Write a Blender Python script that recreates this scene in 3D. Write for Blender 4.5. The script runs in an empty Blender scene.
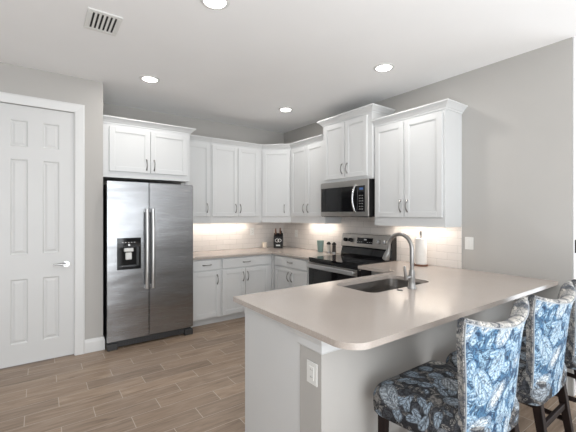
import bpy, bmesh, math, random
from mathutils import Vector, Matrix
random.seed(4)
S = bpy.context.scene
COL = S.collection
PI = math.pi
H = 2.896

# ---------------------------------------------------------------- camera, light, exposure
cd = bpy.data.cameras.new('camera'); cam = bpy.data.objects.new('camera', cd); COL.objects.link(cam)
cd.sensor_width = 36; cd.lens = 343.945 / 576 * 36; cd.shift_y = -1.554 / 576; cd.clip_start = .05
cam.location = (-3.48, -4.955, 1.466)
cam.rotation_euler = (PI / 2, 0, -math.radians(35.795))
S.camera = cam
S.view_settings.view_transform = 'Standard'; S.view_settings.look = 'None'
S.view_settings.gamma = 1; S.view_settings.exposure = -0.1
S.view_settings.use_curve_mapping = False

W = bpy.data.worlds.new('world'); S.world = W; W.use_nodes = True
W.node_tree.nodes['Background'].inputs[0].default_value = (.86, .93, 1, 1)
W.node_tree.nodes['Background'].inputs[1].default_value = 0.9

def area(name, loc, rot, sx, sy, power, color=(1, 1, 1), spread=PI):
    l = bpy.data.lights.new(name, 'AREA'); l.shape = 'RECTANGLE'; l.size = sx; l.size_y = sy
    l.energy = power; l.color = color; l.spread = spread
    o = bpy.data.objects.new(name, l); COL.objects.link(o); o.location = loc; o.rotation_euler = rot
    return o
# daylight through the big openings of the living area behind the camera
area('window_daylight', (-3.4, -8.9, 1.35), (math.radians(90), 0, 0), 5.0, 2.3, 180, (.93, .97, 1))
area('window_daylight', (-6.9, -4.6, 1.4), (math.radians(90), 0, math.radians(-90)), 3.4, 2.2, 7, (1, .98, .95))
area('window_daylight', (2.45, -6.4, 1.2), (math.radians(90), 0, math.radians(90)), 3.6, 2.2, 95, (.88, .94, 1))
# added lamp low in the living area, aimed up to brighten the ceiling
area('ceiling_fill', (-3.4, -6.9, .25), (PI, 0, 0), 5.8, 3.2, 230, (.92, .97, 1))

# ---------------------------------------------------------------- materials
def mat(name, col, rough=.5, metal=0, **k):
    m = bpy.data.materials.new(name); m.use_nodes = True
    b = m.node_tree.nodes['Principled BSDF']
    b.inputs['Base Color'].default_value = (*col, 1); b.inputs['Roughness'].default_value = rough
    b.inputs['Metallic'].default_value = metal
    for kk, v in k.items(): b.inputs[kk.replace('_', ' ')].default_value = v
    return m
def N(m, t, **k):
    n = m.node_tree.nodes.new(t)
    for a, v in k.items(): setattr(n, a, v)
    return n
def L(m, a, b): m.node_tree.links.new(a, b)
def bsdf(m): return m.node_tree.nodes['Principled BSDF']
def ramp(m, fac, stops):
    r = N(m, 'ShaderNodeValToRGB'); L(m, fac, r.inputs[0])
    e = r.color_ramp.elements
    while len(e) < len(stops): e.new(.5)
    for q, (p, c) in zip(e, stops): q.position = p; q.color = (*c, 1)
    return r.outputs[0]
def mix(m, f, a, b, mode='MIX'):
    n = N(m, 'ShaderNodeMix', data_type='RGBA', blend_type=mode)
    for s, v in ((0, f), (6, a), (7, b)):
        if hasattr(v, 'is_output'): L(m, v, n.inputs[s])
        else: n.inputs[s].default_value = v if s == 0 else (*v, 1)
    return n.outputs[2]
def mth(m, op, a, b=0.0):
    n = N(m, 'ShaderNodeMath', operation=op)
    for i, v in enumerate((a, b)):
        if hasattr(v, 'is_output'): L(m, v, n.inputs[i])
        else: n.inputs[i].default_value = v
    return n.outputs[0]
def subtle(m, col, scale=3, amt=.04, bump=0):
    tc = N(m, 'ShaderNodeTexCoord'); nz = N(m, 'ShaderNodeTexNoise'); nz.inputs['Scale'].default_value = scale
    L(m, tc.outputs['Object'], nz.inputs[0])
    a = tuple(c * (1 - amt) for c in col); b = tuple(min(1, c * (1 + amt)) for c in col)
    L(m, ramp(m, nz.outputs[0], [(.3, a), (.7, b)]), bsdf(m).inputs['Base Color'])
    if bump:
        n2 = N(m, 'ShaderNodeTexNoise'); n2.inputs['Scale'].default_value = 90; L(m, tc.outputs['Object'], n2.inputs[0])
        bp = N(m, 'ShaderNodeBump'); bp.inputs['Strength'].default_value = bump; bp.inputs['Distance'].default_value = .002
        L(m, n2.outputs[0], bp.inputs['Height']); L(m, bp.outputs[0], bsdf(m).inputs['Normal'])
    return m

M = {}
M['wall'] = subtle(mat('wall_paint', (.455, .44, .42), .8), (.455, .44, .42), 1.5, .02, .15)
M['ceiling'] = subtle(mat('ceiling_paint', (.90, .90, .90), .9), (.90, .90, .90), 2, .01, .2)
M['white'] = subtle(mat('cabinet_paint', (.66, .668, .67), .35), (.66, .668, .67), 2, .01)
M['trim'] = subtle(mat('trim_paint', (.70, .70, .695), .4), (.70, .70, .695), 2, .01)
M['door'] = subtle(mat('door_paint', (.64, .64, .635), .45), (.64, .64, .635), 2, .01)
M['nickel'] = mat('brushed_nickel', (.33, .32, .31), .28, 1)
M['handle'] = mat('satin_nickel_pull', (.30, .29, .28), .3, 1)
M['chrome'] = mat('chrome', (.5, .5, .5), .18, 1)
M['blackglass'] = mat('black_glass', (.008, .008, .009), .06)
M['black'] = mat('black_plastic', (.008, .008, .009), .45, 0, Specular_IOR_Level=.3)
M['darkgrey'] = mat('dark_grey_metal', (.05, .05, .052), .45, .3)
M['gap'] = mat('shadow_gap', (.02, .02, .02), .8)
M['plastic'] = mat('white_plastic', (.75, .75, .73), .4)
M['paper'] = subtle(mat('paper', (.80, .78, .75), .9), (.8, .78, .75), 30, .03)
M['teal'] = mat('teal_plastic', (.19, .28, .26), .35)
M['cream'] = mat('cream_wax', (.72, .64, .54), .6)
M['copper'] = mat('wood_base', (.16, .07, .04), .4)
M['display'] = mat('blue_display', (.01, .02, .05), .1)
M['print'] = mat('white_print', (.75, .75, .75), .6)
m = M['display']; bsdf(m).inputs['Emission Color'].default_value = (.15, .35, .9, 1); bsdf(m).inputs['Emission Strength'].default_value = .25
def emit(name, col, s):
    m = mat(name, col); bsdf(m).inputs['Emission Color'].default_value = (*col, 1); bsdf(m).inputs['Emission Strength'].default_value = s
    return m
M['lamp'] = emit('lamp_lens', (1, .97, .92), 14)
M['strip'] = emit('led_strip_lens', (1, .86, .68), 6)
M['glass'] = mat('clear_glass', (.9, .92, .92), .05, 0, Transmission_Weight=.9, IOR=1.3)
M['pepper'] = mat('peppercorns', (.03, .02, .018), .5)
M['salt'] = mat('salt_grains', (.55, .52, .47), .6)

# brushed stainless steel
def steel(name, col, rough, vertical=True):
    m = mat(name, col, rough, 1); tc = N(m, 'ShaderNodeTexCoord'); mp = N(m, 'ShaderNodeMapping')
    mp.inputs['Scale'].default_value = (3, 3, 300)
    L(m, tc.outputs['Object'], mp.inputs[0]); nz = N(m, 'ShaderNodeTexNoise'); nz.inputs['Scale'].default_value = 1.5
    L(m, mp.outputs[0], nz.inputs[0])
    r = N(m, 'ShaderNodeMapRange'); r.inputs['To Min'].default_value = rough - .04; r.inputs['To Max'].default_value = rough + .06
    L(m, nz.outputs[0], r.inputs[0]); L(m, r.outputs[0], bsdf(m).inputs['Roughness'])
    n2 = N(m, 'ShaderNodeTexNoise'); n2.inputs['Scale'].default_value = 1.3
    m2 = N(m, 'ShaderNodeMapping'); m2.inputs['Scale'].default_value = (1, 1, 3.2); L(m, tc.outputs['Object'], m2.inputs[0]); L(m, m2.outputs[0], n2.inputs[0])
    bp = N(m, 'ShaderNodeBump'); bp.inputs['Strength'].default_value = .5; bp.inputs['Distance'].default_value = .02
    L(m, n2.outputs[0], bp.inputs['Height']); L(m, bp.outputs[0], bsdf(m).inputs['Normal'])
    return m
M['steel'] = steel('stainless_steel', (.34, .345, .355), .25)
M['brightsteel'] = steel('bright_stainless', (.62, .62, .62), .3)
M['steel2'] = steel('stainless_trim', (.44, .42, .40), .3)
M['sinksteel'] = steel('sink_steel', (.25, .235, .22), .28)

# quartz
m = M['quartz'] = mat('quartz', (.62, .57, .52), .17)
tc = N(m, 'ShaderNodeTexCoord'); nz = N(m, 'ShaderNodeTexNoise'); nz.inputs['Scale'].default_value = 220; nz.inputs['Detail'].default_value = 3
L(m, tc.outputs['Object'], nz.inputs[0])
n2 = N(m, 'ShaderNodeTexNoise'); n2.inputs['Scale'].default_value = 3; L(m, tc.outputs['Object'], n2.inputs[0])
c1 = ramp(m, nz.outputs[0], [(.3, (.42, .365, .325)), (.5, (.465, .41, .37)), (.75, (.53, .475, .435))])
c2 = ramp(m, n2.outputs[0], [(.3, (.95, .95, .95)), (.7, (1, 1, 1))])
L(m, mix(m, 1.0, c1, c2, 'MULTIPLY'), bsdf(m).inputs['Base Color'])

# subway tile, running along x (wall_back) or y (wall_right): uses x+y so both legs share one material
m = M['tile'] = mat('subway_tile', (.7, .66, .61), .16)
tc = N(m, 'ShaderNodeTexCoord'); sp = N(m, 'ShaderNodeSeparateXYZ'); L(m, tc.outputs['Object'], sp.inputs[0])
cb = N(m, 'ShaderNodeCombineXYZ'); L(m, mth(m, 'SUBTRACT', sp.outputs[0], sp.outputs[1]), cb.inputs[0])
L(m, mth(m, 'ADD', sp.outputs[2], -.914 + .154 * 7), cb.inputs[1])
br = N(m, 'ShaderNodeTexBrick'); L(m, cb.outputs[0], br.inputs[0])
for k, v in (('Scale', 1), ('Mortar Size', .0022), ('Mortar Smooth', .3), ('Brick Width', .23), ('Row Height', .077), ('Bias', 0)): br.inputs[k].default_value = v
br.inputs['Color1'].default_value = (.76, .72, .69, 1); br.inputs['Color2'].default_value = (.72, .68, .65, 1); br.inputs['Mortar'].default_value = (.56, .53, .50, 1)
L(m, br.outputs[0], bsdf(m).inputs['Base Color'])
bp = N(m, 'ShaderNodeBump', invert=True); bp.inputs['Strength'].default_value = .5; bp.inputs['Distance'].default_value = .003
L(m, br.outputs[1], bp.inputs['Height']); L(m, bp.outputs[0], bsdf(m).inputs['Normal'])

# wood-look plank tiles, long side along x
m = M['floor'] = mat('plank_tile', (.3, .22, .16), .38)
tc = N(m, 'ShaderNodeTexCoord')
sp = N(m, 'ShaderNodeSeparateXYZ'); L(m, tc.outputs['Object'], sp.inputs[0])
PH, PL = .157, .627     # plank height and length; each row steps by a third
rowf = mth(m, 'DIVIDE', mth(m, 'ADD', sp.outputs[1], .86 + .157 * 60), PH); row = mth(m, 'FLOOR', rowf)
uf = mth(m, 'ADD', mth(m, 'DIVIDE', mth(m, 'ADD', sp.outputs[0], 3.57), PL), mth(m, 'ADD', mth(m, 'MULTIPLY', row, 2 / 3), 2 / 3))
cell = mth(m, 'FLOOR', uf)
fu = mth(m, 'FRACT', uf); fv = mth(m, 'FRACT', rowf)
du = mth(m, 'MULTIPLY', mth(m, 'MINIMUM', fu, mth(m, 'SUBTRACT', 1, fu)), PL); dv = mth(m, 'MULTIPLY', mth(m, 'MINIMUM', fv, mth(m, 'SUBTRACT', 1, fv)), PH)
gr = N(m, 'ShaderNodeMapRange', interpolation_type='SMOOTHSTEP'); L(m, mth(m, 'MINIMUM', mth(m, 'MULTIPLY', du, .8), dv), gr.inputs[0])
gr.inputs['From Min'].default_value = .0012; gr.inputs['From Max'].default_value = .0026; gr.inputs['To Min'].default_value = 1; gr.inputs['To Max'].default_value = 0
cc = N(m, 'ShaderNodeCombineXYZ'); L(m, cell, cc.inputs[0]); L(m, row, cc.inputs[1])
wn = N(m, 'ShaderNodeTexWhiteNoise', noise_dimensions='3D'); L(m, cc.outputs[0], wn.inputs[0])
off = N(m, 'ShaderNodeVectorMath', operation='SCALE'); L(m, wn.outputs['Color'], off.inputs[0]); off.inputs[3].default_value = 40
ad = N(m, 'ShaderNodeVectorMath', operation='ADD'); L(m, tc.outputs['Object'], ad.inputs[0]); L(m, off.outputs[0], ad.inputs[1])
mp = N(m, 'ShaderNodeMapping'); mp.inputs['Scale'].default_value = (1.5, 13, 1); L(m, ad.outputs[0], mp.inputs[0])
nz = N(m, 'ShaderNodeTexNoise'); nz.inputs['Scale'].default_value = 1.7; nz.inputs['Detail'].default_value = 9; nz.inputs['Roughness'].default_value = .66; nz.inputs['Distortion'].default_value = 1.1
L(m, mp.outputs[0], nz.inputs[0])
wood = ramp(m, nz.outputs[0], [(.24, (.10, .062, .04)), (.38, (.25, .18, .128)), (.55, (.34, .252, .185)), (.78, (.44, .345, .265))])
tone = ramp(m, wn.outputs['Value'], [(0, (.84, .84, .85)), (1, (1.1, 1.08, 1.06))])
wood = mix(m, 1.0, wood, tone, 'MULTIPLY')
L(m, mix(m, gr.outputs[0], wood, (.50, .43, .36)), bsdf(m).inputs['Base Color'])

# dark stained wood
m = M['espresso'] = mat('espresso_wood', (.02, .01, .008), .6, 0, Specular_IOR_Level=.2)
tc = N(m, 'ShaderNodeTexCoord'); mp = N(m, 'ShaderNodeMapping'); mp.inputs['Scale'].default_value = (30, 30, 3); L(m, tc.outputs['Object'], mp.inputs[0])
nz = N(m, 'ShaderNodeTexNoise'); nz.inputs['Scale'].default_value = 2; L(m, mp.outputs[0], nz.inputs[0])
L(m, ramp(m, nz.outputs[0], [(.3, (.007, .004, .0035)), (.7, (.02, .011, .009))]), bsdf(m).inputs['Base Color'])

# printed floral fabric
def fabric(name, ground, ground2, leafa, leafb, small, cov=1.0):
    m = mat(name, ground, .85)
    tc = N(m, 'ShaderNodeTexCoord')
    nd = N(m, 'ShaderNodeTexNoise'); nd.inputs['Scale'].default_value = 9; L(m, tc.outputs['Object'], nd.inputs[0])
    sc = N(m, 'ShaderNodeVectorMath', operation='SCALE'); L(m, nd.outputs[1], sc.inputs[0]); sc.inputs[3].default_value = .035
    ad = N(m, 'ShaderNodeVectorMath', operation='ADD'); L(m, tc.outputs['Object'], ad.inputs[0]); L(m, sc.outputs[0], ad.inputs[1])
    P = ad.outputs[0]
    def layer(scale, elong, size, veins, seed):
        p0 = N(m, 'ShaderNodeVectorMath', operation='ADD'); L(m, P, p0.inputs[0]); p0.inputs[1].default_value = (seed, seed * 1.7, seed * .3)
        v = N(m, 'ShaderNodeTexVoronoi'); v.inputs['Scale'].default_value = scale; L(m, p0.outputs[0], v.inputs[0])
        d = N(m, 'ShaderNodeVectorMath', operation='SUBTRACT'); L(m, p0.outputs[0], d.inputs[0]); L(m, v.outputs['Position'], d.inputs[1])
        ds = N(m, 'ShaderNodeVectorMath', operation='SCALE'); L(m, d.outputs[0], ds.inputs[0]); ds.inputs[3].default_value = scale
        sx = N(m, 'ShaderNodeSeparateColor'); L(m, v.outputs['Color'], sx.inputs[0])
        rt = N(m, 'ShaderNodeVectorRotate', rotation_type='EULER_XYZ'); L(m, ds.outputs[0], rt.inputs[0])
        rr = N(m, 'ShaderNodeVectorMath', operation='SCALE'); L(m, v.outputs['Color'], rr.inputs[0]); rr.inputs[3].default_value = 6.28
        L(m, rr.outputs[0], rt.inputs['Rotation'])
        xyz = N(m, 'ShaderNodeSeparateXYZ'); L(m, rt.outputs[0], xyz.inputs[0])
        ax = mth(m, 'ABSOLUTE', xyz.outputs[1])
        st = N(m, 'ShaderNodeVectorMath', operation='MULTIPLY'); L(m, rt.outputs[0], st.inputs[0]); st.inputs[1].default_value = (1, elong, elong * .5)
        ln = N(m, 'ShaderNodeVectorMath', operation='LENGTH'); L(m, st.outputs[0], ln.inputs[0])
        mask = mth(m, 'LESS_THAN', ln.outputs['Value'], size)
        edge = mth(m, 'GREATER_THAN', ln.outputs['Value'], size * .88)
        w = mth(m, 'SINE', mth(m, 'MULTIPLY', mth(m, 'ADD', xyz.outputs[0], mth(m, 'MULTIPLY', ax, -1.3)), veins))
        w = mth(m, 'MULTIPLY', mth(m, 'ADD', w, 1), .5)
        mid = mth(m, 'LESS_THAN', ax, .03)
        w = mth(m, 'MAXIMUM', mth(m, 'POWER', w, 3), mth(m, 'MAXIMUM', mid, edge))
        return mask, w, sx.outputs[1]
    fn = N(m, 'ShaderNodeTexNoise'); fn.inputs['Scale'].default_value = 70; fn.inputs['Detail'].default_value = 4; fn.inputs['Distortion'].default_value = 1.5; L(m, P, fn.inputs[0])
    gn = N(m, 'ShaderNodeTexNoise'); gn.inputs['Scale'].default_value = 14; gn.inputs['Detail'].default_value = 3; gn.inputs['Distortion'].default_value = 1; L(m, P, gn.inputs[0])
    g = ramp(m, gn.outputs[0], [(.42, ground), (.5, ground2), (.55, ground), (.63, small)])
    k3, w3, r3 = layer(24, 2.2, .58 * cov, 22, 3.1)
    g = mix(m, k3, g, mix(m, w3, small, ground))
    k2, w2, r2 = layer(13, 2.1, .62 * cov, 24, 1.7)
    g = mix(m, k2, g, mix(m, mth(m, 'MULTIPLY', w2, .75), leafb, ground2))
    k1, w1, r1 = layer(7.4, 1.8, .60 * cov, 40, 2.4)
    lf = mix(m, r1, leafa, leafb)
    g = mix(m, k1, g, mix(m, mth(m, 'MULTIPLY', w1, .65), lf, ground2))
    scr = ramp(m, fn.outputs[0], [(.40, (.25, .28, .32)), (.48, (.95, .95, .95)), (.60, (1.25, 1.25, 1.25))])
    L(m, mix(m, .85, g, scr, 'MULTIPLY'), bsdf(m).inputs['Base Color'])
    return m
M['fabric_blue'] = fabric('blue_floral_fabric', (.018, .05, .11), (.07, .17, .29), (.58, .59, .58), (.36, .47, .56), (.24, .38, .50))
M['fabric_dark'] = fabric('charcoal_floral_fabric', (.013, .014, .018), (.05, .053, .062), (.48, .45, .40), (.24, .30, .36), (.18, .17, .16), .88)
M['fabric_grey'] = fabric('cream_floral_fabric', (.09, .10, .12), (.22, .22, .22), (.56, .53, .48), (.44, .43, .41), (.33, .32, .30))
M['piping'] = mat('pale_piping', (.34, .37, .40), .7)
M['piping_dark'] = mat('navy_piping', (.02, .03, .05), .7)

# ---------------------------------------------------------------- mesh helpers
def box(bm, x0, y0, z0, x1, y1, z1, bev=0, seg=2):
    r = bmesh.ops.create_cube(bm, size=1)
    sx, sy, sz = abs(x1 - x0), abs(y1 - y0), abs(z1 - z0)
    for v in r['verts']:
        v.co = Vector(((x0 + x1) / 2 + v.co.x * sx, (y0 + y1) / 2 + v.co.y * sy, (z0 + z1) / 2 + v.co.z * sz))
    if bev:
        e = list({e for v in r['verts'] for e in v.link_edges})
        bmesh.ops.bevel(bm, geom=e, offset=bev, segments=seg, affect='EDGES', clamp_overlap=True)
def cyl(bm, c, r, h, seg=24, r2=None, axis='Z'):
    rot = {'Z': Matrix(), 'X': Matrix.Rotation(PI / 2, 4, 'Y'), 'Y': Matrix.Rotation(-PI / 2, 4, 'X')}[axis]
    bmesh.ops.create_cone(bm, cap_ends=True, segments=seg, radius1=r, radius2=r if r2 is None else r2, depth=h,
                          matrix=Matrix.Translation(c) @ rot)
def lathe(bm, prof, c=(0, 0, 0), seg=28):
    rings = []
    for r, z in prof:
        rings.append([bm.verts.new((c[0] + r * math.cos(a), c[1] + r * math.sin(a), c[2] + z)) for a in (2 * PI * i / seg for i in range(seg))])
    for a, b in zip(rings, rings[1:]):
        for i in range(seg): bm.faces.new((a[i], a[(i + 1) % seg], b[(i + 1) % seg], b[i]))
    bm.faces.new(rings[0][::-1]); bm.faces.new(rings[-1])
def tube(bm, pts, r, seg=12, rad=None, flat=1.0):
    pts = [Vector(p) for p in pts]; rings = []; n = len(pts); up = None
    for i, p in enumerate(pts):
        t = (pts[min(i + 1, n - 1)] - pts[max(i - 1, 0)]).normalized()
        if up is None:
            up = Vector((0, 0, 1)) if abs(t.z) < .9 else Vector((1, 0, 0))
        a = t.cross(up).normalized(); up = a.cross(t).normalized()
        rr = rad[i] if rad else r
        rings.append([bm.verts.new(p + (a * math.cos(q) * flat + up * math.sin(q)) * rr) for q in (2 * PI * k / seg for k in range(seg))])
    for a, b in zip(rings, rings[1:]):
        for i in range(seg): bm.faces.new((a[i], a[(i + 1) % seg], b[(i + 1) % seg], b[i]))
    bm.faces.new(rings[0][::-1]); bm.faces.new(rings[-1])
def prism(bm, pts, z0, z1):
    b = [bm.verts.new((x, y, z0)) for x, y in pts]; t = [bm.verts.new((x, y, z1)) for x, y in pts]
    n = len(pts)
    for i in range(n): bm.faces.new((b[i], b[(i + 1) % n], t[(i + 1) % n], t[i]))
    bm.faces.new(b[::-1]); bm.faces.new(t)
def sweep(bm, path, prof):
    """mitred moulding: path = 2D points, the outside on the right hand side; prof = closed list of (outward, z)"""
    n = len(path); P = [Vector(p) for p in path]; rings = []
    for i in range(n):
        ns = []
        if i > 0: d = (P[i] - P[i - 1]).normalized(); ns.append(Vector((d.y, -d.x)))
        if i < n - 1: d = (P[i + 1] - P[i]).normalized(); ns.append(Vector((d.y, -d.x)))
        if len(ns) == 2:
            mm = (ns[0] + ns[1]).normalized(); mm = mm / mm.dot(ns[0])
        else: mm = ns[0]
        rings.append([bm.verts.new((P[i].x + mm.x * o, P[i].y + mm.y * o, z)) for o, z in prof])
    k = len(prof)
    for a, b in zip(rings, rings[1:]):
        for j in range(k): bm.faces.new((a[j], a[(j + 1) % k], b[(j + 1) % k], b[j]))
    bm.faces.new(rings[0][::-1]); bm.faces.new(rings[-1])
def obj(name, bm, m, parent=None, smooth=False, T=None):
    bmesh.ops.recalc_face_normals(bm, faces=bm.faces)
    me = bpy.data.meshes.new(name); bm.to_mesh(me); bm.free()
    me.materials.append(m if not isinstance(m, str) else M[m])
    if smooth:
        for p in me.polygons: p.use_smooth = True
        me.set_sharp_from_angle(angle=math.radians(40))
    o = bpy.data.objects.new(name, me); COL.objects.link(o)
    if parent: o.parent = parent
    if T is not None: o.matrix_local = T
    return o
def B(*a, **k):
    bm = bmesh.new(); box(bm, *a, **k); return bm
def thing(name, label, cat, loc=(0, 0, 0), rz=0, group=None):
    o = bpy.data.objects.new(name, None); COL.objects.link(o); o.location = loc; o.rotation_euler = (0, 0, rz)
    o.empty_display_size = .1
    return tag(o, label, cat, group)
def tag(o, label, cat, group=None):
    o['label'] = label; o['category'] = cat
    if group: o['group'] = group
    return o
def struct(name, bm, m, label=None, smooth=False):
    o = obj(name, bm, m, smooth=smooth); o['kind'] = 'structure'
    if label: o['label'] = label
    return o

# ---------------------------------------------------------------- room shell
YD = -.753; XC = -2.925; YE = -4.045
XW, YS, XE = -7.0, -9.0, 2.6
bm = bmesh.new(); box(bm, XW, YS, -.12, XE, .15, 0); struct('floor', bm, 'floor', 'wood look plank tile floor in warm brown')
bm = bmesh.new(); box(bm, XW, YS, H, XE, .15, H + .12); struct('ceiling', bm, 'ceiling', 'plain white ceiling')
struct('wall_back', B(XC, 0, 0, .15, .15, H), 'wall')
struct('wall_right', B(0, YE, 0, .15, 0, H), 'wall')
# wall with the pantry door, then its return beside the refrigerator
DX0, DX1, DZ = -3.845, -3.188, 2.526
bm = bmesh.new()
box(bm, XW, YD, 0, DX0, YD + .12, H); box(bm, DX1, YD, 0, XC, YD + .12, H); box(bm, DX0, YD, DZ, DX1, YD + .12, H)
box(bm, XC - .12, YD + .12, 0, XC, .15, H)
struct('wall_left', bm, 'wall')
# living area behind the camera: walls with tall window openings
bm = bmesh.new(); box(bm, XW, YS - .1, 0, -5.9, YS, H); box(bm, -.9, YS - .1, 0, XE, YS, H); box(bm, -5.9, YS - .1, 2.5, -.9, YS, H)
struct('wall_rear', bm, 'wall')
bm = bmesh.new(); box(bm, XW - .1, YS, 0, XW, -6.3, H); box(bm, XW - .1, -2.9, 0, XW, YD, H); box(bm, XW - .1, -6.3, 2.5, XW, -2.9, H)
struct('wall_far_left', bm, 'wall')
bm = bmesh.new(); box(bm, XE, YS, 0, XE + .1, -8.2, H); box(bm, XE, -4.6, 0, XE + .1, YE, H); box(bm, XE, -8.2, 2.4, XE + .1, -4.6, H)
struct('wall_far_right', bm, 'wall')
struct('wall_return', B(.15, YE, 0, XE, YE + .12, H), 'wall')
# white corner jamb at the end of the right wall
bm = bmesh.new(); box(bm, .004, YE - .014, 0, .15, YE - .0005, H, .003); struct('trim_2', bm, 'trim', 'white jamb at the end of the grey right wall')
bm = bmesh.new(); box(bm, .018, YE - .024, 1.155, .062, YE - .0145, 1.262, .002); cyl(bm, (.034, YE - .028, 1.208), .008, .11, 12)
tag(obj('door_hinge', bm, 'black'), 'small black hinge plate on the white jamb at the right edge', 'hinge')

# pantry door, casing, baseboard
def six_panel():
    bm = bmesh.new(); y0 = YD + .012; th = .035
    w0, w1 = DX0 + .004, DX1 - .004
    cols = [(-3.712, -3.575), (-3.458, -3.32)]; rows = [(.215, .838), (1.078, 2.0), (2.123, 2.377)]
    # field with openings, then raised panels
    xs = [w0, cols[0][0], cols[0][1], cols[1][0], cols[1][1], w1]
    box(bm, xs[0], y0, .012, xs[1], y0 + th, DZ - .004); box(bm, xs[2], y0, .012, xs[3], y0 + th, DZ - .004); box(bm, xs[4], y0, .012, xs[5], y0 + th, DZ - .004)
    zs = [.012, rows[0][0], rows[0][1], rows[1][0], rows[1][1], rows[2][0], rows[2][1], DZ - .004]
    for a, b in cols:
        for i in (0, 2, 4, 6): box(bm, a, y0, zs[i], b, y0 + th, zs[i + 1])
        for z0, z1 in rows:
            # sloped sticking from the face into the recess, then the raised field
            def ring(i, y): return [bm.verts.new((a + i, y, z0 + i)), bm.verts.new((b - i, y, z0 + i)), bm.verts.new((b - i, y, z1 - i)), bm.verts.new((a + i, y, z1 - i))]
            R = [ring(0, y0), ring(.012, y0 + .010), ring(.018, y0 + .010), ring(.038, y0 + .003)]
            for p, q in zip(R, R[1:]):
                for k in range(4): bm.faces.new((p[k], p[(k + 1) % 4], q[(k + 1) % 4], q[k]))
            bm.faces.new(R[-1])
    return bm
d = struct('door_1', six_panel(), 'door', 'white six panel door with a chrome lever')
bm = bmesh.new(); yk = YD + .012
cyl(bm, (-3.262, yk - .006, .957), .03, .012, 28, axis='Y'); cyl(bm, (-3.262, yk - .03, .957), .012, .04, 16, axis='Y')
tube(bm, [(-3.262, yk - .05, .957), (-3.29, yk - .053, .96), (-3.33, yk - .052, .962), (-3.375, yk - .048, .957)], .009, 12, rad=[.013, .011, .009, .007])
obj('door_handle', bm, 'chrome', d, True)
struct('trim_4', B(DX1 + .001, YD - .001, .93, DX1 + .009, YD + .02, .985), 'darkgrey', 'strike plate on the jamb')
prof = [(0, 0), (.086, 0), (.09, .004), (.09, .016), (.075, .021), (.035, .017), (.01, .013), (0, .009)]
bm = bmesh.new()
# casing as three mitred bars: inner edge then outward profile, depth towards -y
def casing(bm, pts):
    n = len(pts); P = [Vector(p) for p in pts]; rings = []
    outs = [Vector((-1, 0)), Vector((-1, 1)), Vector((1, 1)), Vector((1, 0))]
    for p, o in zip(P, outs): rings.append([bm.verts.new((p.x + o.x * a, YD - b, p.y + o.y * a)) for a, b in prof])
    k = len(prof)
    for a, b in zip(rings, rings[1:]):
        for j in range(k): bm.faces.new((a[j], a[(j + 1) % k], b[(j + 1) % k], b[j]))
    bm.faces.new(rings[0][::-1]); bm.faces.new(rings[-1])
casing(bm, [(DX0, .001), (DX0, DZ), (DX1, DZ), (DX1, .001)])
box(bm, DX0 - .002, YD, .001, DX0 + .003, YD + .05, DZ); box(bm, DX1 - .003, YD, .001, DX1 + .002, YD + .05, DZ)
struct('trim_1', bm, 'trim', 'white door casing')
bprof = [(0, 0.001), (.016, 0.001), (.016, .11), (.012, .122), (.009, .14), (0, .142)]
def baseboard(name, path):
    bm = bmesh.new(); sweep(bm, path, bprof); struct(name, bm, 'trim')
baseboard('baseboard_left', [(DX1 + .091, YD), (XC, YD), (XC, YD + .09)])
baseboard('baseboard_far_left', [(XW, YD), (DX0 - .091, YD)])
baseboard('baseboard_right', [(0, -3.93), (0, YE + .03)])

# ceiling lights and vent
for i, (x, y, lab) in enumerate([(-2.53, -2.80, 'round recessed ceiling light cut by the top edge of the picture'),
                                 (-2.54, -1.157, 'round recessed ceiling light nearest the refrigerator'),
                                 (-.765, -2.785, 'round recessed ceiling light above the range and microwave, rightmost'),
                                 (-.767, -1.137, 'round recessed ceiling light nearest the far corner of the cabinets')]):
    t = thing('ceiling_light', lab, 'ceiling light', (x, y, H), 0, 'recessed ceiling lights')
    bm = bmesh.new(); sweepn = 40
    rings = []
    for r, z in [(.072, -.001), (.074, -.008), (.098, -.004), (.100, -.0003)]:
        rings.append([bm.verts.new((r * math.cos(a), r * math.sin(a), z)) for a in (2 * PI * k / sweepn for k in range(sweepn))])
    for a, b in zip(rings, rings[1:]):
        for k in range(sweepn): bm.faces.new((a[k], a[(k + 1) % sweepn], b[(k + 1) % sweepn], b[k]))
    obj('trim_ring', bm, 'plastic', t, True)
    bm = bmesh.new(); cyl(bm, (0, 0, -.003), .072, .005, 40); obj('lens', bm, 'lamp', t)
    l = bpy.data.lights.new('downlight', 'AREA'); l.shape = 'DISK'; l.size = .14; l.energy = 5.5; l.color = (1, .97, .93)
    o = bpy.data.objects.new('downlight', l); COL.objects.link(o); o.parent = t; o.location = (0, 0, -.012)
t = thing('ceiling_vent', 'white slatted air vent in the ceiling above the pantry door', 'vent', (-3.10, -2.075, H))
bm = bmesh.new()
for a in ((-.112, -.155, .112, -.12), (-.112, .12, .112, .155), (-.112, -.12, -.085, .12), (.085, -.12, .112, .12)): box(bm, a[0], a[1], -.010, a[2], a[3], -.0005, .003, 1)
obj('frame', bm, 'plastic', t)
bm = bmesh.new(); box(bm, -.085, -.12, -.003, .085, .12, -.0008); obj('backing', bm, 'gap', t)
for k in range(7):
    x = -.085 + .17 * k / 6
    bm = bmesh.new(); box(bm, -.0075, -.12, -.001, .0075, .12, .001)
    obj('slat', bm, 'plastic', t, T=Matrix.Translation((x, 0, -.0085)) @ Matrix.Rotation(math.radians(20), 4, 'Y'))

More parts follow.
